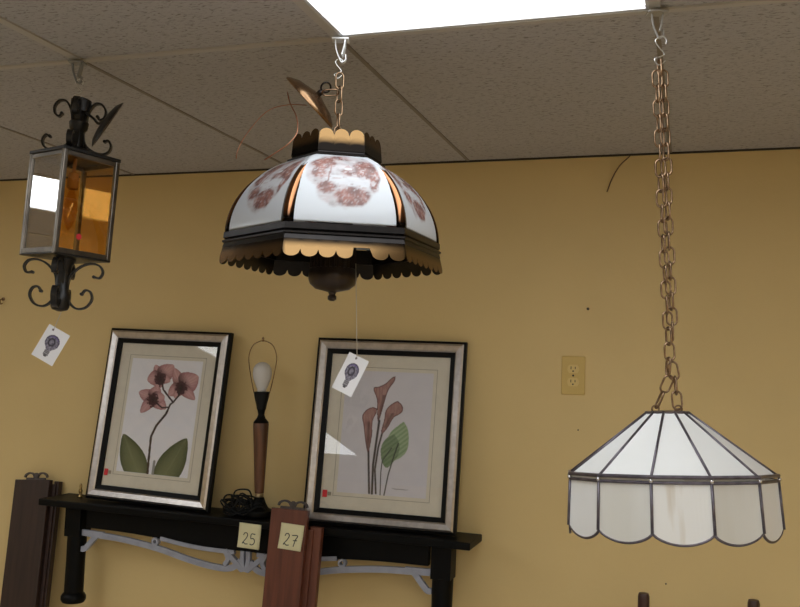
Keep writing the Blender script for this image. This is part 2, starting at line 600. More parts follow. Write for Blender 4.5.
# ------------------------------------------------------------------ framed prints
def orchid_color(print_map):
    bg = lin(244, 242, 246)
    dark = lin(52, 34, 40)
    def petal(P, c, ang, ln, wd):
        d = Vector((P[0] - c[0], P[1] - c[1]))
        ca, sa = math.cos(ang), math.sin(ang)
        x = d.x * ca + d.y * sa
        y = -d.x * sa + d.y * ca
        x = x / ln
        if x < 0 or x > 1: return None
        hw = wd * 1.2 * (math.sin(PI * min(1, x ** .62)) ** .62) * .5
        if abs(y) > hw: return None
        return x, abs(y) / max(hw, 1e-6), y
    def leaf(P, a, b, wd):
        A, B = Vector(a), Vector(b)
        ax = (B - A)
        L_ = ax.length
        ax /= L_
        d = Vector(P) - A
        x = d.dot(ax) / L_
        if x < 0 or x > 1: return None
        y = d.x * -ax.y + d.y * ax.x
        hw = wd * .5 * math.sin(PI * (x ** .8 * .93 + .07)) ** .75
        if abs(y) > hw: return None
        return x, abs(y) / hw, y
    def seg(P, pts):
        best = 1e9
        for a, b in zip(pts, pts[1:]):
            A, B, Q = Vector(a), Vector(b), Vector(P)
            u = max(0, min(1, (Q - A).dot(B - A) / (B - A).length_squared))
            best = min(best, (Q - A - (B - A) * u).length)
        return best
    flowers = [((192, 205), [(-2.75, 72, 52), (-1.2, 62, 50), (2.25, 88, 42), (.65, 78, 52), (-.1, 55, 52)]),
               ((222, 108), [(-2.0, 62, 40), (-.75, 82, 66), (2.9, 62, 62), (1.8, 60, 42), (.4, 50, 40)]),
               ((318, 148), [(-1.95, 88, 46), (-.55, 90, 84), (.75, 88, 44), (2.5, 70, 52), (2.0, 62, 36)])]
    stem = [(181, 545), (184, 480), (190, 380), (212, 330), (255, 275), (272, 232), (285, 222), (310, 190), (318, 150)]
    br1 = [(285, 222), (262, 195), (238, 165), (228, 120)]
    br2 = [(262, 245), (235, 248), (215, 232), (195, 206)]
    def f(u, v):
        P = print_map(u, v)
        nz = noise.noise(Vector((P[0] * .03, P[1] * .03, 0)))
        c = mix(bg, lin(236, 236, 242), .5 + .5 * nz)
        for a, b, wd, k in (((150, 575), (62, 372), 118, 0), ((235, 590), (352, 380), 118, 1)):
            q = leaf(P, a, b, wd)
            if q and P[1] < 540 + (P[0] - 60) * .045:
                x, e, y = q
                gcol = mix(lin(132, 138, 102), lin(68, 78, 56), min(1, e ** 2 * .8 + (x * .35)))
                gcol = mix(gcol, lin(150, 152, 120), max(0, .45 - abs(y) / 9) if abs(y) < 4 else 0)
                gcol = mix(gcol, lin(84, 92, 60), .4 * (.5 + .5 * noise.noise(Vector((P[0] * .05, P[1] * .01, 3)))))
                c = gcol
        for (fc, pets) in flowers:
            for ang, ln, wd in pets:
                q = petal(P, fc, ang, ln, wd)
                if q:
                    x, e, y = q
                    pc = mix(lin(214, 172, 170), lin(172, 122, 126), e ** 2)
                    vein = .5 + .5 * math.sin(math.atan2(y, x * ln + 8) * 34)
                    pc = mix(pc, lin(150, 88, 94), .35 * vein * (1 - x * .5))
                    pc = mix(pc, dark, max(0, 1.0 - x * 2.0))
                    c = pc
            d = Vector((P[0] - fc[0], (P[1] - fc[1] - 8) * .8)).length
            if d < 25 + 12 * noise.noise(Vector((P[0] * .12, P[1] * .12, 7))):
                c = mix(dark, lin(84, 48, 54), min(1, d / 24))
        if seg(P, stem) < 5 - 1.2 * (P[1] < 260): c = lin(58, 46, 44)
        if seg(P, br1) < 4 or seg(P, br2) < 3.5: c = lin(64, 44, 46)
        if seg(P, [(205, 545), (210, 490)]) < 6: c = mix(c, lin(70, 74, 58), .7)
        return c
    return f

def calla_color(print_map):
    bg = lin(224, 221, 226)
    def seg(P, pts):
        best = 1e9
        for a, b in zip(pts, pts[1:]):
            A, B, Q = Vector(a), Vector(b), Vector(P)
            u = max(0, min(1, (Q - A).dot(B - A) / (B - A).length_squared))
            best = min(best, (Q - A - (B - A) * u).length)
        return best
    def inside(P, poly):
        x, y = P
        r = False
        j = len(poly) - 1
        for i in range(len(poly)):
            xi, yi = poly[i]; xj, yj = poly[j]
            if (yi > y) != (yj > y) and x < (xj - xi) * (y - yi) / (yj - yi) + xi: r = not r
            j = i
        return r
    sm = lambda p: [tuple(q) for q in spline(p + p[:1], 5)]
    tall = sm([(302, 48), (296, 72), (272, 108), (256, 160), (242, 215), (230, 240), (226, 200), (224, 150), (208, 102), (232, 94), (262, 78), (284, 56)])
    left = sm([(224, 186), (224, 204), (208, 240), (206, 300), (196, 362), (188, 366), (178, 320), (170, 262), (163, 222), (178, 196), (204, 182)])
    right = sm([(312, 152), (332, 172), (334, 194), (318, 210), (296, 224), (272, 266), (250, 292), (246, 276), (256, 236), (262, 196), (282, 170)])
    lf1 = sm([(340, 238), (358, 276), (360, 336), (342, 376), (300, 400), (272, 376), (268, 326), (286, 284), (316, 256)])
    lf2 = sm([(300, 292), (322, 330), (318, 376), (296, 410), (270, 432), (250, 404), (246, 350), (266, 312)])
    stems = [([(193, 365), (196, 440), (200, 538)], 5, lin(72, 66, 62)), ([(236, 238), (226, 320), (214, 420), (212, 540)], 5.5, lin(66, 58, 54)),
             ([(250, 286), (234, 350), (222, 440), (228, 538)], 4.5, lin(76, 68, 64)),
             ([(318, 330), (300, 384), (278, 460), (262, 545)], 3, lin(70, 74, 66)), ([(290, 350), (252, 404), (247, 450), (246, 545)], 2.6, lin(80, 84, 76))]
    def f(u, v):
        P = print_map(u, v)
        P = (P[0], P[1])
        c = mix(bg, lin(216, 213, 219), .5 + .5 * noise.noise(Vector((P[0] * .02, P[1] * .02, 0))))
        ve = .5 + .5 * math.sin((P[0] * .8 + P[1]) * .32)
        if inside(P, lf1): c = mix(lin(168, 186, 152), lin(142, 166, 126), ve)
        if inside(P, lf2): c = mix(lin(138, 156, 122), lin(114, 136, 102), ve)
        for pts, wd, col in stems:
            dd = seg(P, pts)
            if dd < wd * 1.2: c = mix(col, c, max(0, min(1, (dd - wd * .5) / (wd * .7))))
        for poly, core, k in ((left, [(192, 250), (190, 350)], 0), (right, [(300, 190), (262, 262)], 1), (tall, [(258, 110), (236, 226)], 2)):
            if inside(P, poly):
                stri = .5 + .5 * noise.noise(Vector((P[0] * .16, P[1] * .03, k)))
                pc = mix(lin(196, 158, 148), lin(146, 104, 102), stri)
                e = seg(P, poly)
                if e < 5: pc = mix(lin(84, 42, 48), pc, e / 6)
                y0 = {0: 240, 1: 205, 2: 130}[k]
                dd = seg(P, core)
                if dd < 10 and P[1] > y0: pc = mix(lin(66, 46, 46), pc, .35 + dd / 18)
                c = pc
        # faint pencilled squiggle
        if 296 < P[0] < 362 and abs(P[1] - 516 - 5 * noise.noise(Vector((P[0] * .18, 0, 1))) - (P[0] - 296) * .04) < 1.6:
            c = mix(c, lin(120, 116, 120), .7)
        return c
    return f

LEAN = R_(5.0)
def make_frame(name, label, x, yaw, colour_fn, pmap, wid, hei, lean=LEAN, roll=R_(1.2)):
    rot = Matrix.Rotation(yaw, 4, 'Z') @ Matrix.Rotation(roll, 4, 'Y') @ Matrix.Rotation(-lean, 4, 'X')
    t = thing(name, label, 'picture', (x, 2.650, SZ(x) + wid / 2 * math.sin(abs(roll - MROLL)) + .018 * math.sin(lean) + .0006), rot, 'framed flower prints on the mantel')
    w2 = wid / 2
    def ring(mb, o0, o1, ya, yb, yback):
        """mitred moulding between insets o0 and o1; front goes from ya (outer) to yb (inner)"""
        def rect(o, y): return [(-w2 + o, y, o), (w2 - o, y, o), (w2 - o, y, hei - o), (-w2 + o, y, hei - o)]
        vs = rect(o0, ya) + rect(o1, yb) + rect(o0, yback) + rect(o1, yback)
        fs = []
        for k in range(4):
            j = (k + 1) % 4
            fs += [(k, j, 4 + j, 4 + k), (8 + k, 12 + k, 12 + j, 8 + j), (k, 8 + k, 8 + j, j), (4 + k, 4 + j, 12 + j, 12 + k)]
        mb.add(vs, fs)
    a = MB(); ring(a, 0, .008, .001, -.003, .018); a.build('outer_edge', FBLACK, t)
    a = MB()
    ring(a, .008, .014, -.003, -.0075, .018)
    ring(a, .014, .030, -.0075, -.004, .018)
    ring(a, .030, .034, -.004, .000, .018)
    mo = a.build('silver_moulding', SILVER, t)
    mo['label'] = 'silver leaf moulding'
    a = MB(); ring(a, .034, .049, .000, .006, .016); a.build('inner_lip', FBLACK, t)
    mt = MB().bbox(-w2 + .045, w2 - .045, .0125, .0150, .045, hei - .045).build('mat', MATB, t)
    b0 = .100
    pw, ph = wid - 2 * b0, hei - 2 * b0
    ln = MB()
    o = b0 - .012
    for (x0, x1, z0, z1) in ((-w2 + o, w2 - o, o, o + .0015), (-w2 + o, w2 - o, hei - o - .0015, hei - o), (-w2 + o, -w2 + o + .0015, o, hei - o), (w2 - o - .0015, w2 - o, o, hei - o)):
        ln.bbox(x0, x1, .0122, .0126, z0, z1)
    ln.build('mat_line', MATLINE, mt)
    grid_mesh(180, 250, lambda u, v: (-w2 + b0 + pw * u, .0120, hei - b0 - ph * v), colour_fn(pmap), 'flower_print', PRINT, mt)
    MB().bbox(-w2 + .047, w2 - .047, .0085, .0098, .047, hei - .047).build('glass', GLASS, t)
    st = MB().bbox(-w2 + .056, -w2 + .071, .0078, .0084, .082, .104).build('red_sticker', RED, t)
    st['label'] = 'small red sale sticker on the glass'
    MB().bbox(-w2 + .0725, -w2 + .084, .0079, .0084, .088, .099).build('printed_sticker', MATLINE, t)
    MB().bbox(-w2 + .012, w2 - .012, .0160, .0175, .012, hei - .012).build('backing_board', DARKWOOD, t)
    return t
make_frame('framed_print', 'silver and black framed print of pink orchids with two leaves, left on the mantel', -1.720, R_(-3.0), orchid_color,
           lambda u, v: (90 + 325 * u - 55 * v, 20 + 15 * u + 520 * v), .484, .586, R_(7.75), R_(1.1))
make_frame('framed_print', 'silver and black framed print of calla lilies with green leaf, right on the mantel', -.908, R_(2.8), calla_color,
           lambda u, v: (90 + 372 * u - 28 * v, 25 + 10 * u + 515 * v), .484, .580, R_(7.5), R_(.5))

# ------------------------------------------------------------------ table lamp without a shade
t = thing('table_lamp', 'slim turned walnut table lamp without a shade, between the two framed prints', 'lamp', (-1.318, 2.680, SZ(-1.318) + .0018), (0, R_(-1.0), 0))
t.scale = (1, 1, .98)
MB().lathe([(.046, 0), (.048, .006), (.046, .018), (.030, .026), (.022, .040), (.016, .058), (.012, .062)], 32).build('base', BLACK, t, auto=40)
MB().lathe([(.0125, .060), (.0145, .063), (.0145, .072), (.011, .075)], 24).build('collar', mat('pale_brass', (.62, .50, .30), .3, metal=.9), t, auto=40)
MB().lathe([(.0145, .074), (.016, .10), (.0185, .16), (.0215, .22), (.0240, .27), (.0250, .298), (.022, .304)], 28).build('column', WALNUT, t, auto=40)
MB().lathe([(.0235, .298), (.0245, .303), (.014, .316), (.010, .328), (.012, .340), (.0145, .346)], 28).build('neck', BLACK, t, auto=40)
MB().lathe([(.0145, .345), (.017, .360), (.024, .388), (.0255, .401), (.022, .403)], 28).build('socket', CORD, t, auto=40)
MB().lathe([(.013, .395), (.015, .410), (.021, .426), (.0285, .446), (.0305, .462), (.029, .478), (.022, .491), (.012, .498), (.0005, .500)], 28).build('light_bulb', BULBW, t, smooth=True)
hp = MB()
hp.tube(spline([(-.020, 0, .385), (-.028, 0, .400), (-.040, 0, .450), (-.049, 0, .500), (-.047, 0, .530), (-.034, 0, .556), (-.012, 0, .568), (0, 0, .569),
                (.012, 0, .568), (.034, 0, .556), (.047, 0, .530), (.049, 0, .500), (.040, 0, .450), (.028, 0, .400), (.020, 0, .385)], 4), .0016, 8)
hp.lathe([(.0025, .567), (.005, .569), (.003, .573), (.0045, .577), (.001, .583)], 12)
hp.build('harp', BRASS, t, smooth=True)
random.seed(4)
c = MB()
pts = [(.01, .03, .01)]
for k in range(80):
    a = k * 1.15 + random.uniform(-.4, .4)
    rr = random.uniform(.016, .062)
    pts.append((-.056 + rr * 1.3 * math.cos(a), -.012 + rr * .62 * math.sin(a), .006 + max(0, .068 * random.random() * (1 - abs(rr - .03) * 12))))
pts += [(-.085, -.02, .035), (-.075, -.02, .078), (-.03, -.02, .084), (-.012, -.026, .062)]
c.tube(spline(pts, 5), .0027, 6)
c.build('power_cord', CORD, t, smooth=True)

# small brass figure on the shelf
o = MB().lathe([(.009, 0), (.009, .004), (.004, .008), (.006, .016), (.0075, .022), (.004, .030), (.0055, .036), (.0045, .043), (.001, .047)], 16).build('figurine', mat('gold_brass', (.55, .38, .16), .3, metal=.9, noise_amt=.5, noise_scale=150), smooth=True)
o.location = (-2.008, 2.70, SZ(-2.008) + .0002)
tag(o, 'tiny brass figurine standing on the mantel left of the orchid print', 'figurine')

# ------------------------------------------------------------------ leaning boards with iron hook ends
def make_board(name, label, wood, xa, wa, wb, gap, ztop, ytop, ybot, roll, zoff_b):
    """front board plus narrower ledge board behind its right edge, leaning back"""
    L = math.hypot(ztop, ytop - ybot)
    lean = math.atan2(ytop - ybot, ztop)
    rot = Matrix.Rotation(roll, 4, 'Y') @ Matrix.Rotation(-lean, 4, 'X')
    t = thing(name, label, 'board', (xa, ybot, 0.004), rot)
    MB().bbox(0, wa, -.020, 0, 0, L).build('board', wood, t, bevel=.002)
    MB().bbox(wa + gap, wa + gap + wb, .004, .026, .04, L - zoff_b).build('ledge_strip', wood, t, bevel=.002)
    br = MB()
    br.bbox(wa - .02, wa + gap + .012, -.002, .006, .05, L - zoff_b - .01)
    br.build('joining_batten', wood, t)
    h = MB()
    cx_ = wa * .55
    h.bbox(cx_ - .04, cx_ + .04, -.012, -.006, L - .0005, L + .007)
    for s in (-1, 1):
        h.strap(spline([(cx_ + s * .004, -.009, L + .005), (cx_ + s * .012, -.009, L + .019), (cx_ + s * .028, -.009, L + .023), (cx_ + s * .043, -.009, L + .017), (cx_ + s * .047, -.009, L + .008)]), (0, 1, 0), .008, .006)
    h.lathe([(.008, 0), (.008, .008)], 14, (cx_, -.005, L + .016), Matrix.Rotation(R_(90), 3, 'X'))
    h.build('iron_hook_plate', HARDW, t)
    return t
make_board('wooden_board', 'reddish brown wooden board leaning on the mantel front, bearing the 27 note', REDWOOD, -1.236, .119, .036, .004, 1.306, 2.570, 2.44, R_(1.0), .046)
make_board('wooden_board', 'dark brown wooden board leaning on the wall left of the mantel', DARKWOOD, -2.218, .146, .020, .002, 1.302, 2.728, 2.52, R_(-3.2), .004)

def sticky(name, label, loc, rot, digits):
    t = thing(name, label, 'note', loc, rot, 'handwritten number notes')
    s = .075
    vs, fs = [], []
    nn = 8
    for j in range(nn + 1):
        for i in range(nn + 1):
            v = j / nn
            vs.append(((i / nn - .5) * s, -.0008 - .006 * (1 - v) ** 2.2, (v - .5) * s))
    for j in range(nn):
        for i in range(nn):
            a = j * (nn + 1) + i
            fs.append((a, a + 1, a + nn + 2, a + nn + 1))
    MB().add(vs, fs).build('paper', NOTE, t, smooth=True, solid=.0004)
    glyph = {'2': [[(-.4, .55), (-.2, .9), (.2, .9), (.35, .55), (.1, .05), (-.3, -.45), (-.45, -.7), (-.2, -.62), (.1, -.78), (.5, -.72)]],
             '5': [[(.45, .85), (-.25, .85), (-.3, .15), (.1, .2), (.4, -.1), (.35, -.55), (0, -.8), (-.4, -.7)]],
             '7': [[(-.45, .75), (.5, .8), (.2, .1), (.0, -.85)], [(-.2, .02), (.5, .08)]]}
    m = MB()
    for k, ch in enumerate(digits):
        for st in glyph[ch]:
            P = spline([(a, b) for a, b in st], 4)
            pts = []
            for p in P:
                X, Z = (-.0125 if k == 0 else .0115) + p.x * .0185, -.010 + p.y * .0195
                v = Z / s + .5
                pts.append((X, -.0012 - .006 * (1 - v) ** 2.2, Z))
            m.strap(pts, (0, 1, 0), .0006, .0028)
    m.build('handwritten_number', INK, t)
    return t
sticky('sticky_note', 'pale yellow sticky note numbered 25 on the black mantel front', (-1.306, 2.5985, 1.211), (0, R_(2.0), 0), '25')
ln_ = math.atan2(2.570 - 2.44, 1.306)
rotb = Matrix.Rotation(R_(1.0), 4, 'Y') @ Matrix.Rotation(-ln_, 4, 'X')
p27 = Vector((-1.236, 2.44, .004)) + rotb.to_3x3() @ Vector((.075, -.021, 1.233))
sticky('sticky_note', 'pale yellow sticky note numbered 27 on the reddish brown board', p27, rotb @ Matrix.Rotation(R_(2.0), 4, 'Y'), '27')

# ------------------------------------------------------------------ ladder-back chair, only its post tips show
t = thing('wooden_chair', 'dark wooden chair below the white pendant lamp, only its two back posts showing', 'chair', (.016, 2.62, 0), (0, 0, R_(10)))
t.scale = (1, 1, 1.012)
for s in (-1, 1):
    MB().lathe([(.014, .003), (.018, .10), (.019, .43), (.018, .70), (.016, 1.05), (.0125, 1.085), (.0155, 1.095), (.0155, 1.138), (.013, 1.146), (.004, 1.148)], 20,
               (s * .142, 0, 0), Matrix.Rotation(R_(0), 3, 'X')).build('back_post', CHAIRW, t, auto=40)
    MB().lathe([(.014, .003), (.019, .12), (.021, .30), (.018, .44)], 20, (s * .185, -.36, 0)).build('front_leg', CHAIRW, t, auto=40)
    MB().tube([(s * .142, 0, .20), (s * .185, -.36, .20)], .009, 10).build('side_rung', CHAIRW, t, smooth=True)
for z in (.60, .76, .92):
    MB().bbox(-.135, .135, -.005, .005, z, z + .07).build('back_slat', CHAIRW, t, bevel=.003)
MB().prism([(-.155, .01), (.155, .01), (.205, -.385), (-.205, -.385)], lambda u, v, q: (u, v, q), .435, .462).build('seat', WALNUT, t, bevel=.006)
MB().tube([(-.185, -.36, .16), (.185, -.36, .16)], .010, 10).build('front_rung', CHAIRW, t, smooth=True)

# ------------------------------------------------------------------ chain links and hooks
def link_mesh(name, length, width, r, material):
    pts = []
    a, b = width / 2 - r, length / 2 - r
    st = b - a
    for k in range(9):
        g = PI * k / 8
        pts.append((a * math.cos(g), 0, st + a * math.sin(g)))
    for k in range(9):
        g = PI + PI * k / 8
        pts.append((a * math.cos(g), 0, -st + a * math.sin(g)))
    return MB().tube(pts, r, 6, closed=True).build(name, material, smooth=True)

def run_chain(parent, first, pts, pitch, phase=0, jitter=.0, seed=1):
    """links one after another along a polyline; first is used for the first link when it has no parent yet"""
    random.seed(seed)
    pts = [Vector(p) for p in pts]
    segs = [(a, b, (b - a).length) for a, b in zip(pts, pts[1:])]
    tot = sum(s[2] for s in segs)
    n = max(1, int(round(tot / pitch)))
    for k in range(n):
        d = (k + .5) * tot / n
        for a, b, l in segs:
            if d <= l: break
            d -= l
        p = a + (b - a) * (d / l)
        dr = (b - a).normalized()
        q = Vector((0, 0, 1)).rotation_difference(-dr if dr.z < 0 else dr)
        e = (q.to_matrix() @ Matrix.Rotation(R_(18 + 90 * ((k + phase) % 2)) + random.uniform(-jitter, jitter), 3, 'Z')).to_euler()
        if first.parent is None:
            first.parent = parent
            first.location = p
            first.rotation_euler = e
        else:
            copy_part(first, parent, p, e)

def s_hook(label, loc, h, rz=0, r=.0010, tilt=0):
    t = MB()
    a = h * .22
    pts = [(-a * .9, 0, h * .5 - a * 1.3), (-a, 0, h * .5 - a * .6), (-a * .3, 0, h * .5), (a * .7, 0, h * .5 - a * .7), (a * .2, 0, h * .12), (-a * .7, 0, -h * .12), (-a * .2, 0, -h * .12 - a * .4),
           (a * .8, 0, -h * .5 + a * .9), (a * .5, 0, -h * .5 + a * .2), (-a * .1, 0, -h * .5), (-a * .9, 0, -h * .5 + a * .7)]
    t.tube(spline([(-p[0], p[1], p[2]) for p in pts], 4), r, 7)
    o = t.build('s_hook', STEEL, smooth=True)
    o.location = loc
    o.rotation_euler = (0, tilt, rz)
    tag(o, label, 'hook', 'wire S hooks on the ceiling')
    return o
def ceiling_clip(label, loc, h, rz, w=.020, m=WHITEP):
    t = thing('ceiling_clip', label, 'clip', loc, (0, 0, rz), 'ceiling clips holding the lamps')
    MB().box((0, 0, -.0065), (.034, .028, .003)).build('grip_plate', m, t, bevel=.001)
    b = MB()
    b.strap(spline([(-.010, 0, -.008), (-.008, 0, -h * .5), (-.001, 0, -h * .85), (.004, 0, -h), (.011, 0, -h * .9), (.011, 0, -h * .7)]), (0, 1, 0), w * .5, .0022)
    b.strap(spline([(.010, 0, -.008), (.0085, 0, -h * .4), (.004, 0, -h * .75)]), (0, 1, 0), w, .0022)
    b.build('hook_arm', m, t)
    return t

VR = R_(17.8)   # heading of the picture's right-hand direction
ceiling_clip('grey ceiling clip above the black iron lantern', (-1.291, 1.645, ZC - .004), .052, VR, .018, mat('grey_clip', (.30, .31, .31), .4, metal=.4))
ceiling_clip('white ceiling clip above the dome pendant lamp, at the light panel corner', (-.672, 1.645, ZC - .004), .052, VR, .026)
ceiling_clip('small grey ceiling clip above the white scalloped pendant lamp', (-.067, 1.645, ZC - .004), .053, VR, .007, mat('pale_clip', (.42, .41, .39), .4, metal=.4))
s_hook('thin wire S hook holding up the black iron lantern', (-1.285, 1.645, 2.332), .045, VR, .0008)
s_hook('wire S hook holding the dome pendant lamp chain', (-.675, 1.645, 2.334), .040, VR, .0010)
s_hook('long wire S hook holding the white scalloped pendant lamp chain', (-.062, 1.645, 2.322), .052, VR, .0012)

# ------------------------------------------------------------------ iron lantern
ang_r = R_(-20.2)
view = Vector((-.60, .80, 0)).normalized()
rot = Matrix.Rotation(R_(2.6), 4, view) @ Matrix.Rotation(ang_r, 4, 'Z')
LC = Vector((-1.2885, 1.645, 2.072))
t = thing('hanging_lantern', 'black iron scrolled lantern with amber glass, hanging at the far left', 'lantern', LC, rot)
S = .0625
HB = .110
cap = MB()
cap.bbox(-S - .006, S + .006, -S - .006, S + .006, HB - .004, HB + .004).lathe([(.085, HB + .004), (.03, HB + .018), (.012, HB + .022)], 4, start=PI / 4)
cap.build('top_cap', IRON, t, bevel=.0015)
for nm_, z0, z1 in (('top_rail', HB - .014, HB - .004), ('bottom_rail', -HB, -HB + .011)):
    fr = MB()
    for s in (-1, 1):
        fr.bbox(-S - .003, S + .003, s * S - .004, s * S + .004, z0, z1)
        fr.bbox(s * S - .004, s * S + .004, -S - .003, S + .003, z0, z1)
    fr.build(nm_, PEWTER, t, bevel=.001)
for a in (-1, 1):
    for b in (-1, 1):
        p = MB()
        p.bbox(a * S - .005, a * S + .005, b * S - .0055, b * S + .0055, -HB - .004, HB)
        p.build('corner_post', PEWTER, t, bevel=.0025)
bp = MB().bbox(-S - .005, S + .005, -S - .005, S + .005, -HB - .004, -HB + .001)
bp.build('bottom_plate', IRON, t, bevel=.0015)
e = S - .004
MB().bbox(S - .001, S + .001, -e, e, -HB + .008, HB - .012).build('glass_pane', AMBER, t)['label'] = 'amber glass pane'
MB().bbox(-S - .001, -S + .001, -e, e, -HB + .008, HB - .012).build('glass_pane', AMBER, t)['label'] = 'amber glass pane'
MB().bbox(-e, e, S - .001, S + .001, -HB + .008, HB - .012).build('glass_pane', AMBER, t)['label'] = 'amber glass pane'
MB().bbox(-e, e, -S - .001, -S + .001, -HB + .008, HB - .012).build('glass_pane', CLEAR, t)['label'] = 'clear glass pane mirroring a ceiling light'
rs = MB().lathe([(.0001, 0), (.007, 0), (.0065, .0006), (.0001, .0006)], 6, (S + .0012, -.012, -.070), Matrix.Rotation(R_(90), 3, 'Y'), caps=False).build('red_sticker', RED, t)
rs['label'] = 'small red sticker on the amber pane'
MB().lathe([(.004, HB - .004), (.004, .075), (.011, .073), (.012, .040), (.009, .038)], 18).build('bulb_socket', mat('candle_sleeve', (.42, .22, .08), .5), t, auto=40)
MB().lathe([(.006, .038), (.0075, .030), (.013, .010), (.0155, -.008), (.013, -.026), (.006, -.044), (.0005, -.052)], 18).build('candle_bulb', BULBC, t, smooth=True)
st = MB()
st.lathe([(.013, HB + .015), (.015, .145), (.013, .165), (.019, .172), (.021, .186), (.015, .194), (.014, .205), (.021, .210), (.022, .236), (.015, .240), (.004, .242)], 20)
st.build('top_stem', IRON, t, auto=40)
sb = MB()
sb.lathe([(.004, -.228), (.016, -.224), (.0195, -.218), (.0195, -.190), (.015, -.182), (.014, -.150), (.017, -.130), (.024, -.114)], 20)
sb.build('bottom_stem', IRON, t, auto=40)
prof_u = [(.014, .165), (.020, .205), (.034, .229), (.052, .231), (.064, .218), (.062, .202), (.051, .196), (.045, .203)]
prof_c = [(.012, .168), (.020, .140), (.044, .124), (.066, .121), (.081, .127), (.086, .140), (.079, .152), (.069, .150)]
prof_d = [(.012, -.172), (.018, -.148), (.038, -.128), (.060, -.120), (.080, -.123), (.089, -.136), (.083, -.149), (.070, -.148)]
prof_b = [(.014, -.182), (.020, -.206), (.037, -.219), (.058, -.215), (.070, -.198), (.066, -.182), (.054, -.178), (.046, -.187)]
for k in range(4):
    a = PI / 4 + k * PI / 2
    cx_, sx_ = math.cos(a), math.sin(a)
    for nm, pr in (('upper_scroll', prof_u), ('corner_curl', prof_c), ('lower_curl', prof_d), ('bottom_scroll', prof_b)):
        fs_ = .84 if nm in ('upper_scroll', 'corner_curl') else .92
        pts = [(q.x * fs_ * cx_, q.x * fs_ * sx_, q.y) for q in spline(pr, 6)]
        b = MB().strap(pts, (-sx_, cx_, 0), .0115, .0042)
        en = pts[-1]
        b.tube([(en[0] + sx_ * .0055, en[1] - cx_ * .0055, en[2]), (en[0] - sx_ * .0055, en[1] + cx_ * .0055, en[2])], .0036, 8)
        b.build(nm, IRON, t, auto=45)
# ceiling canopy of the lantern hanging from its upper right scroll
a = PI / 4
inv = rot.to_3x3().inverted()
cw = inv @ (Vector((-1.193, 1.620, 2.245)) - LC)
vdir = (Vector((-1.193, 1.620, 2.245)) - Vector((0, 0, 1.75))).normalized()
nw = Vector((-.80, -.257, .55))
nw = (nw - vdir * nw.dot(vdir)).normalized() + vdir * .03
nw = (inv @ nw).normalized()
q = Vector((0, 0, 1)).rotation_difference(nw).to_matrix()
cp = MB().lathe([(.001, .006), (.020, .006), (.044, .002), (.055, -.004), (.058, -.007), (.055, -.007), (.042, -.002), (.001, .002)], 32, cw, q)
cn = cp.build('canopy', IRON, t, auto=40)
lk = MB().tube(spline([cw, cw + (inv @ Vector((-.018, 0, .0))), inv @ (Vector((-1.237, 1.640, 2.262)) - LC), inv @ (Vector((-1.262, 1.645, 2.278)) - LC)], 4), .003, 8)
lk.build('canopy_loop', IRON, t, smooth=True)

# ------------------------------------------------------------------ hexagonal dome pendant lamp
C = Vector((-.671, 1.645, 2.316))
d = math.atan2(-C.y, -C.x)
face0 = d + R_(6)                                    # direction the front panel looks
rot = Matrix.Rotation(R_(2.2), 4, Vector((-.38, .925, 0)).normalized()) 
tilt = Matrix.Rotation(R_(.0), 4, Vector((0, 1, 0)))
DZ = lambda z: z - C.z
t = thing('dome_pendant_lamp', 'six sided dome pendant lamp with painted white glass panels and scalloped brass skirt', 'lamp', C,
          tilt @ Matrix.Rotation(face0, 4, 'Z'))
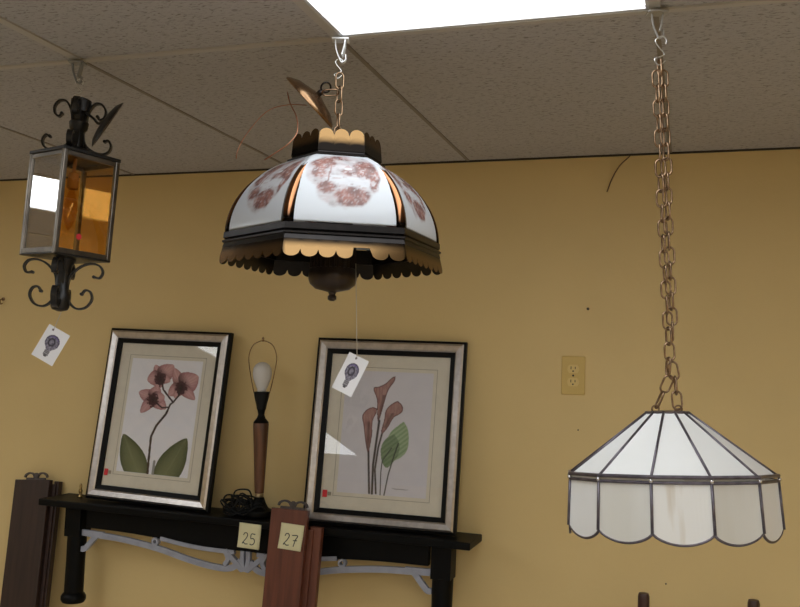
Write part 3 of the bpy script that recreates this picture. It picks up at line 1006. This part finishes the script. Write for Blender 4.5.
# local +X is the front face normal; corners at 30 + 60k degrees
AX, BX = .2055, .1635
PH1 = R_(64)
def dome(ph): return AX * math.cos(ph), 1.992 + BX * math.sin(ph)
def hexpt(R, f, u):
    """point on face f (0 = front) at u in -1..1 across the face, corner radius R"""
    a = R * math.cos(PI / 6)
    s = R * .5 * u
    th = f * PI / 3
    return (a * math.cos(th) - s * math.sin(th), a * math.sin(th) + s * math.cos(th))
cream, sepia, sepia2 = (.63, .66, .70), lin(150, 84, 64), lin(104, 52, 38)
def scene_paint(sx, sy, seed):
    """sx, sy in ellipse units (-1..1)"""
    rr = math.hypot(sx, sy)
    nz = noise.noise(Vector((sx * 3.2, sy * 3.2, seed)))
    edge = rr + .12 * nz
    if edge > 1.03: return cream
    amt = 0
    fol = noise.fractal(Vector((sx * 5 + seed * 3, sy * 5, seed)), 1, 2, 4)
    blob = lambda x, y, a, b: max(0, 1 - ((sx - x) / a) ** 2 - ((sy - y) / b) ** 2)
    den = blob(-.58, .50, .42, .34) * 1.2 + blob(-.70, .05, .25, .24) * .9 + blob(.62, .28, .44, .46) * 1.0 + blob(.86, -.15, .22, .48) * 1.2 \
        + blob(.18, -.66, .55, .30) * 1.5 + blob(-.52, -.42, .30, .22) * 1.0 + blob(.1, .10, .25, .16) * .6 + blob(-.1, .78, .4, .18) * .6
    fine = noise.fractal(Vector((sx * 16, sy * 22, seed + 9)), 1, 2, 3)
    strk = noise.noise(Vector((sx * 5, sy * 30, seed + 4)))
    dn = max(0, min(1, den * 1.5 + fol * .35))
    amt = .30 + .20 * strk + dn * (.74 + .75 * fine + .2 * fol)
    if blob(.30, -.22, .55, .16) > 0 or blob(-.25, -.12, .3, .12) > 0: amt *= .4      # pale water
    # trunks, banks, far shore, cottage roof
    if abs(sx + .42 - .06 * math.sin(sy * 4)) < .020 and -.25 < sy < .45: amt = max(amt, .9)
    if abs(sx + .36 - .10 * (sy - .2)) < .012 and .1 < sy < .5: amt = max(amt, .8)
    if abs(sx - .72 - .05 * sy) < .016 and -.3 < sy < .3: amt = max(amt, .8)
    if abs(sy - .16 - .05 * nz) < .022 and -.2 < sx < .7: amt = max(amt, .55 + .3 * fine)
    if abs(sy + .08 - .04 * math.sin(sx * 7)) < .018 and -.7 < sx < .55: amt = max(amt, .45 + .3 * fine)
    if abs(sy + .34 - .03 * math.sin(sx * 9)) < .016 and -.2 < sx < .7: amt = max(amt, .45 + .3 * fine)
    if 0 < .42 - sy < .13 and  abs(sx - .12) < .14 * (1 - (sy - .29) / .13) and sy > .29: amt = max(amt, .65)
    if abs(sx - .12) < .10 and .20 < sy <= .29: amt = .08
    amt = max(0, min(1, amt)) * min(1, max(0, (1.03 - edge) / .08))
    return mix(cream, mix(sepia, sepia2, max(0, min(1, .5 + fol))), amt * .88)
panel0 = {}
for f in range(6):
    def pos(u, v, f=f):
        R, z = dome(R_(2) + (PH1 - R_(2)) * v)
        x, y = hexpt(R, f, (u * 2 - 1))
        return (x, y, DZ(z))
    def col(u, v, f=f):
        R, z = dome(R_(2) + (PH1 - R_(2)) * v)
        s = R * .5 * (u * 2 - 1)
        return scene_paint(s / .066, (v - .55) / .41, 1.7 + f * 2.3)
    g_ = grid_mesh(70, 56, pos, col, 'glass_panel', PICG, t)
    sm = g_.modifiers.new('solid', 'SOLIDIFY')
    sm.thickness = .003
    sm.offset = 1
    for p_ in g_.data.polygons:
        p_.use_smooth = True
gold, blackb = lin(114, 89, 58), lin(20, 17, 15)
copper = lin(150, 104, 72)
# ribs
for k in range(6):
    th = PI / 6 + k * PI / 3
    b = MB()
    n = 16
    rows = []
    for i in range(n + 1):
        R, z = dome(PH1 * i / n)
        a2, b2 = (R + .0035), .0125 - .004 * i / n
        rows.append([(a2 * math.cos(th) - 0, a2 * math.sin(th), z + .001)] )
        rows[-1] = []
        for off, dr in ((-1, -.0058), (-.45, -.0005), (0, .0015), (.45, -.0005), (1, -.0058)):
            rr = a2 + dr
            rows[-1].append((rr * math.cos(th) - off * b2 * math.sin(th), rr * math.sin(th) + off * b2 * math.cos(th), DZ(z)))
    vs = [p for r in rows for p in r]
    fs = [(i * 5 + j, i * 5 + j + 1, i * 5 + j + 6, i * 5 + j + 5) for i in range(n) for j in range(4)]
    o = b.add(vs, fs).build('rib', FIN, t, smooth=True, solid=.0015)
    cth, sth = math.cos(th), math.sin(th)
    def rp(co):
        off = abs(-co.x * sth + co.y * cth) / .0125
        zz = (co.z - DZ(1.992)) / .147
        g1 = max(0, min(1, (zz - .10) / .10)) * max(0, min(1, (.95 - off) / .3))
        return mix(blackb, copper, g1)
    paint(o, rp)
# hexagonal mouldings
def hexring(prof, name, material, smooth=False):
    b = MB()
    vs = []
    for R, z in prof:
        for k in range(6):
            a = PI / 6 + k * PI / 3
            vs.append((R * math.cos(a), R * math.sin(a), DZ(z)))
    fs = []
    n = len(prof)
    for i in range(n):
        j = (i + 1) % n
        for k in range(6):
            k2 = (k + 1) % 6
            fs.append((i * 6 + k, i * 6 + k2, j * 6 + k2, j * 6 + k))
    return b.add(vs, fs).build(name, material, t)
hexring([(.203, 1.996), (.2115, 1.995), (.2125, 1.984), (.209, 1.9815), (.2145, 1.979), (.2145, 1.976), (.211, 1.974), (.2135, 1.966), (.205, 1.966)], 'lower_moulding', DARKB)
hexring([(.086, 2.136), (.0965, 2.137), (.097, 2.143), (.088, 2.147), (.087, 2.153), (.080, 2.153)], 'upper_moulding', DARKB)
hexring([(.001, 2.147), (.084, 2.147), (.084, 2.150), (.001, 2.151)], 'top_plate', DARKB)
# scalloped skirt faces
def scallop_face(f, nsc, zt, zb, Rt, Rb, amp, up, name, skip=()):
    top, bot = [], []
    per = 12
    for i in range(nsc * per + 1):
        q = i / (nsc * per)
        ph = (i % per) / per if i < nsc * per else 1.0
        arc = math.sqrt(max(0, 1 - (2 * ph - 1) ** 2))
        if min(int(q * nsc), nsc - 1) in skip: arc = -.55
        top.append((q * 2 - 1, zt))
        bot.append((q * 2 - 1, zb + amp * arc if up else zb - amp * arc))
    vs, fs = [], []
    rows = 6
    for r in range(rows + 1):
        for (u, z0), (_, z1) in zip(top, bot):
            z = z0 + (z1 - z0) * r / rows
            R = Rt + (Rb - Rt) * (z - zt) / (zb - zt)
            x, y = hexpt(R, f, u)
            vs.append((x, y, DZ(z)))
    n = len(top)
    for r in range(rows):
        for i in range(n - 1):
            fs.append((r * n + i, r * n + i + 1, r * n + n + i + 1, r * n + n + i))
    o = MB().add(vs, fs).build(name, FIN, t, solid=.0012, inner=DARKB)
    def pf(co):
        h = abs(co.z - DZ(zt)) / (abs(zb - zt) + amp)
        th = f * PI / 3
        u = abs(-co.x * math.sin(th) + co.y * math.cos(th)) / (Rb * .5)
        a = max(0, min(1, (h - .12) / .30)) if not up else max(0, min(1, (h - .36) / .20))
        a *= max(0, min(1, (1.0 - u) / .05)) * .9 + .1
        return mix(blackb, gold, a)
    paint(o, pf)
    return o
for f in range(6):
    scallop_face(f, 7, 1.967, 1.9475, .2125, .2175, .0130, False, 'scalloped_skirt', skip=(4,) if f == 0 else ())
    scallop_face(f, 3, 2.150, 2.179, .0895, .0870, .0140, True, 'scalloped_crown')
# font below
fb = MB()
fb.lathe([(.030, DZ(2.06)), (.040, DZ(2.00)), (.041, DZ(1.96)), (.042, DZ(1.935)), (.0465, DZ(1.928)), (.0475, DZ(1.914)), (.044, DZ(1.904)), (.033, DZ(1.895)), (.018, DZ(1.8915)), (.008, DZ(1.889)),
          (.006, DZ(1.884)), (.0085, DZ(1.881)), (.0085, DZ(1.875)), (.004, DZ(1.872))], 36)
for k in range(30):
    a = 2 * PI * k / 30
    fb.tube([(.0415 * math.cos(a), .0415 * math.sin(a), DZ(1.985)), (.043 * math.cos(a), .043 * math.sin(a), DZ(1.935))], .0026, 6)
fb.build('font', mat('brown_bronze', (.055, .038, .028), .35, metal=.6, noise_amt=.4, noise_scale=30), t, auto=40)
MB().lathe([(.005, DZ(2.05)), (.005, DZ(2.150)), (.012, DZ(2.151)), (.012, DZ(2.160)), (.006, DZ(2.168)), (.006, DZ(2.185)), (.003, DZ(2.190))], 16).build('centre_rod', DARKB, t, auto=40)
link = link_mesh('chain_link', .036, .019, .0017, CHAINM)
run_chain(t, link, [(.0, 0, DZ(2.322)), (0, 0, DZ(2.186))], .0258, 1, .25)
inv = t.rotation_euler.to_matrix().inverted()
W = lambda p: inv @ (Vector(p) - C)
cw = W((-.719, 1.632, 2.272))
vdir = (Vector((-.733, 1.632, 2.267)) - Vector((0, 0, 1.75))).normalized()
nw = Vector((.67, .21, .71))
nw = (nw - vdir * nw.dot(vdir)).normalized() + vdir * .01
nw = (inv @ nw).normalized()
q = Vector((0, 0, 1)).rotation_difference(nw).to_matrix()
MB().lathe([(.001, .012), (.010, .012), (.020, .009), (.045, .003), (.060, -.006), (.065, -.010), (.066, -.014), (.063, -.013), (.044, -.001), (.001, .007)], 40, cw, q).build('canopy', BRASS, t, auto=50)
lp = MB()
tip = cw + nw * .014
lp.lathe([(.006, 0), (.006, .008), (.003, .012)], 14, tip - nw * .003, q)
ring = []
x_ = nw.orthogonal().normalized()
for k in range(16):
    g0 = 2 * PI * k / 16
    ring.append(tip + nw * (.018 + .010 * math.cos(g0)) + x_ * .010 * math.sin(g0))
lp.tube(ring, .002, 8, closed=True)
lp.build('canopy_loop', DARKB, t, smooth=True)
l2 = copy_part(link, t, W((-.686, 1.636, 2.283)), (inv @ (Matrix.Rotation(R_(17.8), 3, 'Z') @ Matrix.Rotation(R_(86), 3, 'Y') @ Matrix.Rotation(R_(60), 3, 'Z'))).to_euler())
MB().tube(spline([W((-.738, 1.64, 2.262)), W((-.775, 1.63, 2.262)), W((-.815, 1.62, 2.248)), W((-.850, 1.61, 2.205)), W((-.864, 1.60, 2.170)), W((-.868, 1.60, 2.150))], 6), .0010, 6).build('ground_wire', COPPERW, t, smooth=True)
MB().tube(spline([W((-.772, 1.62, 2.285)), W((-.755, 1.60, 2.255)), W((-.728, 1.57, 2.222)), W((-.712, 1.545, 2.195)), W((-.708, 1.53, 2.172)), W((-.720, 1.52, 2.152)), W((-.745, 1.52, 2.137)), W((-.77, 1.53, 2.128))], 6), .0013, 6).build('lamp_wire', COPPERW, t, smooth=True)

# ------------------------------------------------------------------ white scalloped panel lamp
HX = Vector((-.0625, 1.645, 2.303))
TILT = R_(-2.5)
t = thing('panel_pendant_lamp', 'white leaded glass pendant lamp with scalloped edge on a long chain at right', 'lamp', HX, (0, TILT, 0))
lz = lambda z: z - HX.z
A0 = math.atan2(-HX.y, -(-.03))
NS = 12
# corners at view-angle offsets -11 + 36k (to the right in the picture = +)
corner = [A0 + R_(-8.5 + 30 * k) for k in range(NS)]
ZT, ZR, ZB = 1.684, 1.580, 1.496
RT, RR, RB = .034, .171, .1755
BO = Vector((-.008, 0, 0))
untilt = Matrix.Rotation(R_(-4.0), 3, Vector((math.cos(VR), math.sin(VR), 0))) @ Matrix.Rotation(R_(1.0), 3, 'Y')
piv = Vector((0, 0, 1.684 - HX.z))
pt = lambda R, a, z: untilt @ (Vector((R * math.cos(a), R * math.sin(a), lz(z))) - piv) + piv + BO
streaky = {0}
for k in range(NS):
    a, b = corner[k], corner[(k + 1) % NS]
    th = .003
    q = [pt(RR, a, ZR), pt(RR, b, ZR), pt(RT, b, ZT), pt(RT, a, ZT)]
    nn = (q[1] - q[0]).cross(q[3] - q[0]).normalized()
    vs = q + [p - nn * th for p in q]
    MB().add(vs, [(0, 1, 2, 3), (7, 6, 5, 4), (0, 4, 5, 1), (1, 5, 6, 2), (2, 6, 7, 3), (3, 7, 4, 0)]).build('cone_panel', OPAL, t)
    # skirt pane with a rounded lower edge
    top, bot = [], []
    N_ = 14
    c0, c1 = pt(RR, a, ZR - .006), pt(RR, b, ZR - .006)
    d0, d1 = pt(RB, a, ZB), pt(RB, b, ZB)
    for i in range(N_ + 1):
        u = i / N_
        top.append(c0.lerp(c1, u))
        e_ = d0.lerp(d1, u)
        e_.z -= .0165 * (1 - (2 * u - 1) ** 2) ** .8
        bot.append(e_)
    n2 = Vector(((math.cos((a + b) / 2) if True else 0), math.sin((a + b) / 2), 0))
    if abs(b - a) > PI: n2 = Vector((math.cos(a + R_(15)), math.sin(a + R_(15)), 0))
    vs = top + bot + [p - n2 * th for p in top] + [p - n2 * th for p in bot]
    M_ = N_ + 1
    fs = []
    for i in range(N_):
        fs += [(i, M_ + i, M_ + i + 1, i + 1), (2 * M_ + i, 2 * M_ + i + 1, 3 * M_ + i + 1, 3 * M_ + i), (i, i + 1, 2 * M_ + i + 1, 2 * M_ + i), (M_ + i, 3 * M_ + i, 3 * M_ + i + 1, M_ + i + 1)]
    sp = MB().add(vs, fs).build('skirt_panel', STREAK if k in streaky else (OPAL2 if k % 2 else OPAL), t)
    if k in streaky: sp['label'] = 'white glass skirt panel with a brown streak'
    MB().tube([pt(RR + .001, a, ZR), pt(RT + .001, a, ZT)], .0022, 8).build('cone_came', LEAD, t, smooth=True)
    MB().tube([pt(RR + .001, a, ZR - .004), pt(RB + .001, a, ZB)], .0024, 8).build('skirt_came', LEAD, t, smooth=True)
    MB().tube([p + n2 * -.0015 for p in bot], .0023, 8).build('edge_came', LEAD, t, smooth=True)
    MB().sphere(pt(RR + .002, a, ZR - .005), .0036, 10, 8).build('solder_joint', SOLDER, t, smooth=True)
for nm, z, r in (('rim_came', ZR + .001, .0030), ('lower_rim_came', ZR - .0075, .0026)):
    MB().tube([pt(RR + .0015, corner[k], z) for k in range(NS)], r, 8, closed=True).build(nm, LEAD, t)
MB().lathe([(RT - .012, lz(ZT) - .001), (RT + .003, lz(ZT) - .002), (RT + .003, lz(ZT) + .002), (RT - .012, lz(ZT) + .003)], 32, BO).build('top_ring', LEAD, t, auto=40)
cb = MB()
cb.bbox(-RT - .008, RT - .008, -.004, .004, lz(ZT) - .002, lz(ZT) + .002)
for s in (-1, 1):
    cb.tube([(s * .019 - .008 + .006 * math.cos(g0), 0, lz(ZT) + .006 + .006 * math.sin(g0)) for g0 in [2 * PI * i / 14 for i in range(14)]], .0015, 6, closed=True)
cb.build('cross_bar', CHAINM, t, smooth=False)
MB().lathe([(.012, lz(ZT) - .06), (.016, lz(ZT) - .058), (.016, lz(ZT) - .02), (.006, lz(ZT) - .002)], 18).build('socket', BRASS, t, auto=40)
link = link_mesh('chain_link', .0350, .0205, .0019, CHAINM)
vx = Vector((math.cos(VR), math.sin(VR), 0))
z_ = lambda z: Vector((0, 0, lz(z)))
run_chain(t, link, [z_(2.304), z_(2.278)], .027, 1, .1, 2)
run_chain(t, link, [z_(2.284) - vx * .005, z_(1.99) - vx * .0048, z_(1.775)], .0262, 0, .3, 3)
run_chain(t, link, [z_(2.284) + vx * .006, z_(1.99) + vx * .0055, z_(1.81) + vx * .006], .0262, 0, .3, 5)
run_chain(t, link, [z_(1.778) - vx * .002, z_(1.735) - vx * .006, Vector((-.026, 0, lz(ZT) + .008))], .0275, 1, .2, 6)
run_chain(t, link, [z_(1.768) + vx * .003, z_(1.735) + vx * .008, Vector((.010, 0, lz(ZT) + .008))], .0275, 0, .2, 7)

# ------------------------------------------------------------------ hanging price tags
def price_tag(label, loc, rot, w_, h_, string_to, hole):
    """card centre at loc; string runs from the hole up to string_to (world)"""
    t = thing('price_tag', label, 'tag', loc, rot, 'white price tags with a light bulb drawing')
    def colr(u, v):
        x, y = (u - .5) * 2, (.5 - v) * 2           # y up
        c = lin(238, 238, 242)
        # bulb drawing: globe in the upper half, neck and screw base below
        gx, gy = x / .62, (y - .16) / .44
        g_ = gx * gx + gy * gy
        neck = abs(x) < .56 - .34 * max(0, min(1, (.0 - y) / .35)) - .04 and -.38 < y < .1
        n1 = noise.noise(Vector((x * 7, y * 9, 4)))
        if g_ < 1 or neck:
            c = mix(lin(150, 146, 160), lin(92, 88, 104), max(0, min(1, .5 + n1)))
            if y > .34 and g_ > .5: c = mix(c, lin(110, 92, 150), .6)
            if .72 < g_ < 1 and y > 0: c = lin(84, 78, 100)
            if abs(math.hypot(x + .05, (y - .16) * 1.3) - .26) < .06: c = lin(70, 66, 76)
        if abs(x) < .22 and -.66 < y < -.36:
            c = lin(110, 106, 112) if math.sin(y * 60) > 0 else lin(160, 158, 162)
        if (x / .15) ** 2 + ((y + .68) / .06) ** 2 < 1: c = lin(90, 88, 92)
        if (x - hole[0] + .03) ** 2 / .010 + (y - hole[1] + .06) ** 2 / .004 < 1: c = lin(120, 108, 110)
        return c
    g_ = grid_mesh(48, 72, lambda u, v: ((u - .5) * w_, 0, (.5 - v) * h_), colr, 'card', CARD, t)
    sm = g_.modifiers.new('solid', 'SOLIDIFY')
    sm.thickness = .0005
    inv = t.rotation_euler.to_matrix().inverted()
    a = Vector((hole[0] * w_ / 2, -.0006, hole[1] * h_ / 2))
    b = inv @ (Vector(string_to) - Vector(loc))
    MB().tube([a, a.lerp(b, .5), b], .0007, 6).build('string', STRING, t, smooth=True)
    return t
rt = lambda yaw, roll: Matrix.Rotation(yaw, 4, 'Z') @ Matrix.Rotation(roll, 4, 'Y')
price_tag('white price tag with bulb drawing hanging on a string below the iron lantern', (-1.3150, 1.640, 1.7720), rt(VR, R_(28)), .052, .075, (-1.2915, 1.641, 1.849), (-.45, .88))
price_tag('white price tag with bulb drawing hanging below the dome lamp before the calla print', (-.6275, 1.645, 1.7310), rt(VR, R_(25)), .042, .076, (-.6240, 1.645, 1.945), (-.15, .92))
